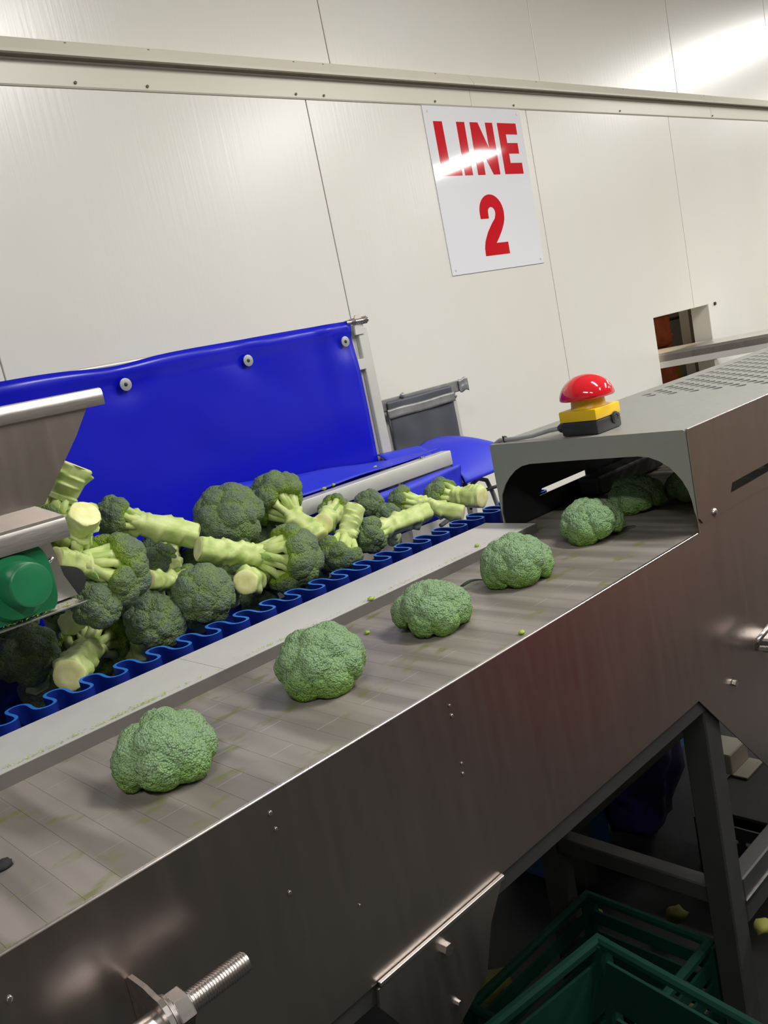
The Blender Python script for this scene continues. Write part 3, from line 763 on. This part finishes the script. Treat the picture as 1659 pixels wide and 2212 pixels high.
for v in bm.verts:
    c_ = v.co.copy(); d = 1 + .25*noise.noise(c_*2.5)+.08*noise.noise(c_*8)
    v.co = Vector((2.02, 1.42, .27)) + Vector((c_.x*.17*d, c_.y*.13*d, c_.z*.26*d))
obj('bag_body', bm, 'bluebag', t, True)
obj('bag_neck', tube(bmesh.new(), [(2.02, 1.42, .50), (2.03, 1.41, .55), (2.05, 1.40, .60)], [.05, .025, .05], 14, wob=.3), 'bluebag', t, True)
t = thing('blue_tote', 'light blue plastic tote behind the dark bag near wall', 'tote', (2.4, 1.75, 0))
obj('tote_body', prism(bmesh.new(), [(2.15, 0), (2.75, 0), (2.80, .42), (2.10, .42)], 'y', 1.55, 1.9), 'ltblue', t)
obj('tote_rim', B(2.08, 2.82, 1.53, 1.92, .42, .445, .006), 'ltblue', t)
t = thing('blue_tub', 'low light blue tub on the floor under the far beam', 'tub', (1.95, 1.5, 0))
obj('tub_body', prism(bmesh.new(), [(1.68, 0), (1.90, 0), (1.93, .16), (1.65, .16)], 'y', 1.46, 1.66), 'ltblue', t)
obj('tub_rim', B(1.64, 1.94, 1.445, 1.675, .16, .172, .004), 'ltblue', t)
t = thing('card_box', 'small pale cardboard box on black crate under conveyor right of leg', 'box', (2.21, 1.10, .152))
o = obj('carton', B(2.17, 2.28, 1.19, 1.27, .152, .215, .003), 'paper', t); obj('carton_flap', B(2.17, 2.28, 1.145, 1.189, .152, .156), 'paper', t)
t = thing('black_crate', 'black slotted crate with pale lid under the conveyor right of leg', 'crate', (2.2, 1.05, 0))
obj('crate_wall', B(1.95, 2.6, .93, .935, 0, .14), 'black', t); obj('crate_wall', B(1.95, 2.6, 1.195, 1.20, 0, .14), 'black', t)
obj('crate_wall', B(1.95, 1.955, .936, 1.194, 0, .14), 'black', t); obj('crate_base', B(1.956, 2.6, .936, 1.194, 0, .006), 'black', t)
obj('lid_board', B(1.99, 2.6, .93, 1.20, .141, .150, .001), 'block', t)
for k in range(4): obj('slot_rib', B(1.9465, 1.9495, .955+k*.062, .995+k*.062, .095, .103), 'washer', t)
t = thing('reflection_boxes', 'added stack of brownish cardboard boxes behind the photographer, mirrored faintly in the steel side', 'box', (4.2, -.9, 0))  # unseen boxes added for a brown reflection in the side panel
M['card'] = mat_plain('brown_reflection_card', srgb(176, 148, 130), .8, 0, .06, 5)
for k in range(3): obj('carton', B(3.4, 5.2, -1.3, -.7, .43*k, .43*k+.425, .006), 'card', t)  # cartons of the added unseen stack
t = thing('red_reflection_tote', 'added red plastic tote on the floor behind the photographer, tinting the steel side panel', 'tote', (2.4, -.5, 0))  # unseen tote added for a red reflection in the side panel
obj('tote_body', prism(bmesh.new(), [(2.36, 0), (2.62, 0), (2.66, .62), (2.32, .62)], 'y', -.7, -.42), 'red', t)  # body of the added unseen tote
obj('tote_rim', B(2.30, 2.68, -.72, -.40, .62, .65, .006), 'red', t)

# litter of old leaves on crates and floor
def lump(name, c, r, mat, label, cat, group=None, sub=2, sq_=.55, seed=0):
    bm = bmesh.new(); bmesh.ops.create_icosphere(bm, subdivisions=sub, radius=1)
    for v in bm.verts:
        d = 1 + .45*noise.noise(v.co*1.7 + Vector((seed, seed*2, 0))); v.co = Vector((v.co.x*r*d, v.co.y*r*.8*d, v.co.z*r*sq_*d))
    o = obj(name, bm, mat, None, True); o.location = c; return tag(o, label, cat, group)
for i, (q, z, r) in enumerate((((1460, 1975), .045, .030), ((1272, 1985), .045, .045), ((1500, 2185), .04, .028), ((1648, 2000), .40, .02), ((1065, 2130), .05, .05), ((1512, 1888), .05, .012), ((1570, 2150), .05, .02), ((6, 1868), 1.104, .011))):
    p = at(*q, z=z)  # last item is a dark lump in place of a belt gap
    lump('leaf_or_dark_lump', p, r, 'dark' if i == 7 else 'leafy', ['yellow green leaf scrap in the crate behind the leg', 'dull yellow leaf scrap at the back corner of the crate', 'yellow leaf scrap low in the front crate near picture bottom', 'yellow leaf scrap at right edge beside steel brace', 'dull leaf scrap in shadow below the gusset plate', 'tiny pale leaf scrap on floor by the cross beam', 'small leaf scrap at the foot of the steel leg', 'dark lump standing in for a gap in the grey belt at the left photo edge'][i], 'leaf', None, 2, .5, i)

# ================================================================== BROCCOLI
def crown_mesh(seed, R, nl=13, flat=.82, spread=100, sub=4, squash=.72, lobe=.43, frill=.075):
    rg = np.random.RandomState(seed)
    C = []; 
    for i in range(nl):
        k = (i + .5)/nl
        th = math.radians(spread)*math.sqrt(k); ph = i*2.39996 + seed
        th *= 1 + rg.uniform(-.06, .06); ph += rg.uniform(-.25, .25)
        d = np.array([math.sin(th)*math.cos(ph), math.sin(th)*math.sin(ph), math.cos(th)])
        r = R*lobe*rg.uniform(.82, 1.2)
        c = d*(R - r)*rg.uniform(.97, 1.05); c[2] *= flat
        C.append((c, d, r))
    bm = bmesh.new(); bmesh.ops.create_icosphere(bm, subdivisions=sub, radius=1)
    V = np.array([v.co[:] for v in bm.verts]); Fc = np.array([[v.index for v in f.verts] for f in bm.faces]); bm.free()
    AV, AF, AT = [], [], []; off = 0
    for i, (c, d, r) in enumerate(C):
        out = c.copy(); out[2] += R*.35; out /= np.linalg.norm(out)
        # medium bumps (worley)
        pts = rg.normal(size=(46, 3)); pts /= np.linalg.norm(pts, axis=1)[:, None]
        D = np.sort(np.linalg.norm(V[:, None, :] - pts[None], axis=2), axis=1)
        b1 = np.clip(1 - (D[:, 0]/.36)**2, -.6, 1)
        pts2 = rg.normal(size=(260, 3)); pts2 /= np.linalg.norm(pts2, axis=1)[:, None]
        D2 = np.min(np.linalg.norm(V[:, None, :] - pts2[None], axis=2), axis=1)
        b2 = np.clip(1 - (D2/.14)**2, -.6, 1)
        o_ = V @ out
        rad = r*(1 + frill*b1 + .045*b2)
        P = V*rad[:, None]
        low = np.clip(-o_, 0, 1)              # underside of the floret shrinks to its branch
        P = P - out[None]*(P @ out)[:, None]*(1-squash)*(o_ < 0)[:, None]
        P = P*(1 - .35*low[:, None]) + c
        inside = np.zeros(len(V), bool)
        for j, (c2, d2, r2) in enumerate(C):
            if j != i: inside |= np.linalg.norm(P - c2, axis=1) < r2*.84
        keep = ~np.all(inside[Fc], axis=1)
        # crease nearness to neighbours
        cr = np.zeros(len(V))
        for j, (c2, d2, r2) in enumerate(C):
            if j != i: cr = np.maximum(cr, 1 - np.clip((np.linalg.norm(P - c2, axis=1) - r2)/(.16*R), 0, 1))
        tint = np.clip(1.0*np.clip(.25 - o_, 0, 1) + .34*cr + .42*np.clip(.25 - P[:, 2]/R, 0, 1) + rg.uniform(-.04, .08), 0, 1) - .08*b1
        AV.append(P); AF.append(Fc[keep] + off); AT.append(tint); off += len(V)
    AV = np.concatenate(AV); AF = np.concatenate(AF); AT = np.concatenate(AT)
    used = np.unique(AF); mp = -np.ones(len(AV), int); mp[used] = np.arange(len(used))
    return AV[used], mp[AF], AT[used], C
def mesh_np(name, V, Fq, tint=None, mat=None, smooth=True):
    me = bpy.data.meshes.new(name); me.from_pydata(V.tolist(), [], Fq.tolist())
    if tint is not None:
        a = me.attributes.new('tint', 'FLOAT', 'POINT'); a.data.foreach_set('value', tint.astype(np.float32))
    me.materials.append(M[mat]); me.shade_smooth(); me.update(); return me
def link_me(name, me, parent):
    o = bpy.data.objects.new(name, me); COL.objects.link(o); o.parent = parent; return o
def stem_bm(seed, R, L, sr, C, flat):
    rg = random.Random(seed); bm = bmesh.new()
    S = Vector((0, 0, -min(R*.72, L*.62))); E_ = Vector((rg.uniform(-.1, .1)*R, rg.uniform(-.1, .1)*R, -L))
    n = 34; rings = []; m = 26
    scars = [(rg.uniform(0, 6.28), rg.uniform(.05, .92)) for _ in range(int(4 + 2.2*L/sr))]
    for i in range(n+1):
        t = i/n; c = S.lerp(E_, t) + Vector((math.sin(t*3+seed)*R*.05*t, math.cos(t*2.3+seed)*R*.05*t, 0)) * (1-t)
        ring = []
        for k in range(m):
            a = 2*math.pi*k/m; r = sr*(.80 + .22*t + .16*math.sin(t*math.pi)*.3)
            if t < .15: r *= 1.15
            r *= 1 + .09*noise.noise(Vector((math.cos(a)*1.5, math.sin(a)*1.5, t*4+seed)))+.07*math.cos(a*5+seed)
            for (sa, stt) in scars:
                da = abs((a-sa+math.pi) % (2*math.pi)-math.pi); dt = (t-stt)*L/sr
                if da < .6 and -.9 < dt < .12: r += sr*.27*(1-da/.6)**.8*(1 + dt/.9 if dt < 0 else 1-dt/.12)
            if i == n: r *= .93
            ring.append(bm.verts.new(c + Vector((math.cos(a)*r, math.sin(a)*r, 0))))
        rings.append(ring)
    for r0, r1 in zip(rings, rings[1:]):
        for k in range(m): bm.faces.new((r0[k], r0[(k+1) % m], r1[(k+1) % m], r1[k]))
    bm.faces.new(rings[0][::-1]); bm.faces.new(rings[-1])
    # branches to each floret
    for c, d, r in C:
        c = Vector(c); base = S + Vector((d[0], d[1], 0))*sr*.55 + Vector((0, 0, -L*.12*rg.random()))
        mid = base.lerp(c, .5) + Vector((d[0], d[1], -.3))*R*.10
        tube(bm, [base, mid, c.lerp(mid, .25)], [min(sr*.48, .011), min(sr*.34, .008), r*.60], 9, wob=.2)
        # forked twigs under the floret
        for q in range(3):
            a = rg.uniform(0, 6.28); u = Vector((math.cos(a), math.sin(a), .2))*r*.5
            tube(bm, [mid, c.lerp(mid, .45)+u*.5, c+u], [sr*.17, sr*.13, sr*.16], 6)
    return bm, rings[-1], E_
def basis(z, roll=0):
    z = z.normalized(); a, b = frame_of(z); m = Matrix((a, z.cross(a), z)).transposed()
    return m @ Matrix.Rotation(roll, 3, 'Z')
def broccoli(i, name, label, head, end, R, sr, group, lobes=13, flat=.82, leafs=1, mat='crown', lobe=.455, sub=4, spread=102, roll=0, squash=.72):
    head, end = Vector(head), Vector(end); L = (end-head).length
    V, Fq, T, C = crown_mesh(i*7+3, R, lobes, flat, spread, sub, squash, lobe)
    t = thing(name, label, 'broccoli', head, group)
    rot = basis(head-end, roll); t.rotation_euler = rot.to_euler()
    link_me('crown', mesh_np('crown', V, Fq, T, mat), t)
    bm, ring, E_ = stem_bm(i, R, L, sr, C, flat)
    s_ = obj('stem', bm, 'stem', t, True, keep=True)
    bm = bmesh.new(); m = 26
    vs = []
    for lvl, (rf, dz) in enumerate(((.97, .0006), (.86, -.0014), (.45, -.0006), (.12, -.0009))):
        vs.append([bm.verts.new(E_ + Vector((math.cos(6.2832*k/m)*sr*rf*1.0, math.sin(6.2832*k/m)*sr*rf*1.0, dz-.0004 if lvl else 0))) for k in range(m)])
    for a_, b_ in zip(vs, vs[1:]):
        for k in range(m): bm.faces.new((a_[k], a_[(k+1) % m], b_[(k+1) % m], b_[k]))
    bm.faces.new(vs[-1])
    obj('cut_face', bm, 'cut', t, True, keep=True)['label'] = 'pale cut end of stem'
    rg = random.Random(i+50)
    for k in range(leafs):
        a = rg.uniform(0, 6.28); zz = -R*.25 - (L-R*.25)*rg.uniform(.1, .5); d = Vector((math.cos(a), math.sin(a), 0)); side_ = Vector((-d.y, d.x, 0))
        ln = R*rg.uniform(.45, .8); wd_ = R*.10
        def lf(u, v): 
            return Vector((0, 0, zz)) + d*(sr*.8 + ln*u*.7) + side_*(v-.5)*wd_*math.sin(math.pi*min(1, .25+u*.75))*1.6 + Vector((0, 0, ln*u*(1-.6*u)*.8))
        obj('leaf', grid_sheet(bmesh.new(), lf, 6, 3, .0012), 'leaf', t, True, keep=True)
    return t
def D_(p): return (Vector(p)-EYE).length
HEAP = 'broccoli heads heaped on the blue conveyor'
heap = [
 # head px,py,y, radius px, stem px,py,y, stem radius px, lobes, label
 (112, 1115, 1.62, 50, 158, 1004, 1.600, 37, 12, 'broccoli with thick pale stalk pointing up beside the steel hopper', 1),
 (150, 1178, 1.545, 64, 184, 1102, 1.470, 32, 12, 'broccoli with slanted pale cut end, just below the upright stalk', 0),
 (246, 1118, 1.700, 46, 424, 1160, 1.640, 27, 9, 'broccoli with long thick stalk lying right against the blue curtain', 1),
 (238, 1235, 1.505, 84, 118, 1200, 1.470, 27, 15, 'large broccoli seen sideways, stalk ending behind the green bearing', 2),
 (205, 1305, 1.480, 56, 150, 1350, 1.560, 22, 10, 'round dark head under the large sideways broccoli beside the steel ledge', 0),
 (625, 1208, 1.520, 76, 428, 1178, 1.560, 26, 14, 'broccoli with horizontal stalk in the middle of the heap, head right', 2),
 (495, 1118, 1.680, 76, 520, 1230, 1.790, 22, 16, 'smooth grey-green domed head in front of the blue curtain', 0),
 (597, 1080, 1.720, 66, 688, 1170, 1.600, 24, 12, 'broccoli with highest round head, stalk slanting down to the right', 1),
 (724, 1104, 1.740, 38, 698, 1130, 1.600, 23, 8, 'small broccoli with round cut end facing the viewer by the grey bar', 1),
 (736, 1198, 1.565, 52, 768, 1094, 1.570, 22, 12, 'upside-down broccoli standing on its head with its stalk upright', 1),
 (797, 1088, 1.740, 34, 822, 1160, 1.800, 16, 9, 'small grey-green head right of the upright stalk, below the bar', 0),
 (838, 1112, 1.690, 28, 850, 1170, 1.760, 14, 8, 'small bright green floret head between two rows of stalks', 0),
 (798, 1155, 1.570, 42, 922, 1106, 1.590, 21, 10, 'broccoli with stalk pointing up right along the wavy blue sidewall', 1),
 (868, 1082, 1.720, 34, 1000, 1108, 1.580, 18, 9, 'broccoli with small round head and stalk second from the hood', 1),
 (956, 1072, 1.700, 43, 1042, 1080, 1.570, 23, 10, 'rightmost broccoli of the heap with brownish cut end near the hood', 2),
 (440, 1285, 1.510, 66, 430, 1350, 1.640, 22, 15, 'rounded grey-green head nearest the wavy sidewall at heap centre', 0),
 (585, 1240, 1.640, 46, 533, 1258, 1.490, 27, 10, 'broccoli showing a round pale cut end below the horizontal stalk', 0),
 (405, 1262, 1.640, 44, 318, 1254, 1.585, 20, 9, 'broccoli with short pale stalk half hidden left of the centre head', 1),
 (360, 1165, 1.790, 50, 378, 1248, 1.700, 18, 9, 'shaded broccoli deep in the heap under the long stalk', 0),
 (335, 1345, 1.545, 64, 300, 1420, 1.640, 22, 14, 'dark green head low in the heap above the wavy sidewall', 0),
 (292, 1290, 1.620, 50, 320, 1360, 1.700, 20, 10, 'half hidden dark head between the large sideways one and centre', 0),
 (208, 1385, 1.690, 80, 146, 1448, 1.480, 33, 14, 'broccoli showing underside branches and wide cut end at lower left', 1),
 (60, 1420, 1.660, 66, 90, 1500, 1.700, 22, 10, 'dark broccoli in deep shadow at the left below the steel ledge', 0),
 (20, 1330, 1.720, 60, 20, 1420, 1.760, 22, 9, 'shadowed head at the left picture edge under the steel ledge', 0),
 (560, 1300, 1.600, 42, 560, 1360, 1.700, 18, 8, 'shaded head low behind the sidewall under the round cut end', 0),
 (670, 1240, 1.640, 40, 690, 1300, 1.700, 18, 8, 'dark head low between the centre broccoli and upside-down one', 0),
 (110, 1480, 1.720, 60, 110, 1560, 1.800, 20, 8, 'dark head deep behind the wide cut end at lower left', 0),
 (250, 1440, 1.720, 50, 250, 1500, 1.800, 20, 8, 'dark head low behind the sidewall left of the dark green one', 0),
 (335, 1215, 1.760, 52, 335, 1290, 1.800, 18, 8, 'shadowed head deep in the heap right of the sideways broccoli', 0),
 (425, 1225, 1.760, 46, 425, 1300, 1.800, 18, 8, 'shadowed head under the cut ends of the two long stalks', 0),
 (560, 1170, 1.780, 50, 560, 1250, 1.800, 18, 8, 'shaded head behind the horizontal stalk right of the grey dome', 0),
 (655, 1165, 1.780, 44, 655, 1250, 1.800, 18, 8, 'shaded head behind the slanting stalk below the grey bar', 0),
 (120, 1290, 1.740, 56, 120, 1380, 1.800, 20, 9, 'shadowed head behind the steel ledge end at the left', 0),
 (500, 1235, 1.720, 50, 500, 1300, 1.780, 18, 8, 'shaded head behind the centre heap below the domed grey one', 0),
]
for i, (hx, hy, hy_, rp, sx, sy, sy_, srp, nl, lab, lf) in enumerate(heap):
    h = at(hx, hy, y=hy_); e = at(sx, sy, y=sy_)
    R = rp/F*D_(h); sr = srp/F*D_(e)
    h = Vector(h)
    if h.z - R*.9 < .98: h.z = .98 + R*.9
    small = rp < 50
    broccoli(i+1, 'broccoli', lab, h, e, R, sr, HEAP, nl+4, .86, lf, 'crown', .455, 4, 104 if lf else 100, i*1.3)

# crowns on the grey belt
BELT = 'broccoli crowns spaced along the grey belt'
crowns = [
 (.432, .966, .0665, 'broccoli crown nearest the camera on the grey belt', 0, 11, .86),
 (.698, .984, .0695, 'second nearest crown on the grey belt, broad and round', 1, 13, .88),
 (.932, .984, .0680, 'middle crown on the grey belt, low and lumpy', 2, 12, .68),
 (1.166, .994, .0690, 'crown on the grey belt just before the tunnel hood', 3, 12, .78),
 (1.424, 1.004, .0670, 'crown entering the arched opening of the tunnel hood', 4, 13, .74),
 (1.640, 1.030, .0640, 'shaded crown inside the tunnel hood behind the entering one', 5, 12, .85),
 (1.735, .950, .0600, 'shaded crown deepest inside the tunnel hood', 6, 12, .75),
]
for (x, y, R, lab, k, nl, sqz) in crowns:
    V, Fq, T, C = crown_mesh(200+k*11, R*.97, nl+4, sqz, 94, 4, .8, .45, .05)
    V = V.copy(); V[:, 2] *= 1.0
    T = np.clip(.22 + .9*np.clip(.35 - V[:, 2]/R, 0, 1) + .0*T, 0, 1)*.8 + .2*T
    zmin = V[:, 2].min(); V[:, 2] = np.maximum(V[:, 2], zmin + (.10*R))  # cut flat where it rests
    t = thing('broccoli', lab, 'broccoli', (x, y, ZBELT), BELT)
    V[:, 2] -= V[:, 2].min() - .001
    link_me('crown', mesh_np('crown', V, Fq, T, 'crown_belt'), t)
    bm = bmesh.new(); tube(bm, [(0, 0, .002), (0, 0, .010), (0, 0, .05)], [.016, .017, .02], 14, wob=.1)
    obj('stem', bm, 'stem', t, True, keep=True)
    if k == 3:
        obj('leaf', grid_sheet(bmesh.new(), lambda u, v: (-.030-.040*u, .052+.022*u+(v-.5)*.016*(1-u*.6), .006+.006*math.sin(u*3)), 6, 3, .002), 'darkleaf', t, True, keep=True)
    if k == 4:
        obj('leaf', grid_sheet(bmesh.new(), lambda u, v: (.045+.03*u, -.035-.014*u+(v-.5)*.008*(1-u*.6), .004+.003*math.sin(u*3)), 5, 3, .0015), 'darkleaf', t, True, keep=True)

# crumbs that can be told apart
for i, (q, z, r, lab) in enumerate((((547, 1412), 1.104, .0095, 'green crumb on the belt edge beside the second nearest crown'),
        ((793, 1366), 1.103, .0050, 'small green crumb between the second and middle crowns'),
        ((1127, 1366), 1.103, .0052, 'lone green crumb near the front edge of the belt'),
        ((801, 1293), 1.123, .0068, 'green crumb on the steel strip above the middle crown'),
        ((757, 1340), 1.103, .0035, 'pale tiny crumb on the belt below the steel strip'),
        ((810, 1010), 1.224, .0090, 'pale green slice lying on blue flap beside the bar'),
        ((700, 1055), 1.224, .0070, 'green crumb on the blue flap above the grey bar'),
        ((720, 1047), 1.224, .0060, 'small green crumb on blue flap nearer the post'),
        ((1030, 1178), 1.123, .0055, 'green crumb at the hood end of the steel strip'))):
    p = at(*q, z=z)
    lump('floret_crumb', p, r, 'crumb', lab, 'crumb', None, 2, .6, i+9)
# fine crumbs, uncountable
bm = bmesh.new(); rg = random.Random(8)
def speck(c, r):
    v = [bm.verts.new(Vector(c)+Vector((rg.uniform(-1, 1), rg.uniform(-1, 1), rg.uniform(-.2, .8)))*r) for _ in range(4)]
    for f in ((0, 1, 2), (0, 2, 3), (0, 3, 1), (1, 3, 2)): bm.faces.new([v[k] for k in f])
clus = [rg.uniform(.25, 1.4) for _ in range(16)]
for k in range(900):
    c = rg.choice(clus)+rg.gauss(0, .03) if rg.random() < .75 else rg.uniform(.2, 1.45)
    speck((c, 1.1735 + abs(rg.gauss(0, .006)), SZ+.0015), rg.uniform(.0008, .0019))
for k in range(90): speck((rg.uniform(.2, 1.45), rg.uniform(1.18, 1.30), SZ+.0012), rg.uniform(.0005, .0011))
for k in range(220):
    x = rg.uniform(.2, .535); speck((x, rg.uniform(1.342, 1.36), 1.261), rg.uniform(.0015, .004))
for k in range(140):
    x = rg.uniform(1.25, 1.75); speck((x, 1.838+rg.uniform(0, .02), 1.222), rg.uniform(.0008, .002))
tag(obj('green_crumbs', bm, 'crumb'), 'fine green broccoli crumbs scattered along the steel strip edge', 'crumbs', kind='stuff')
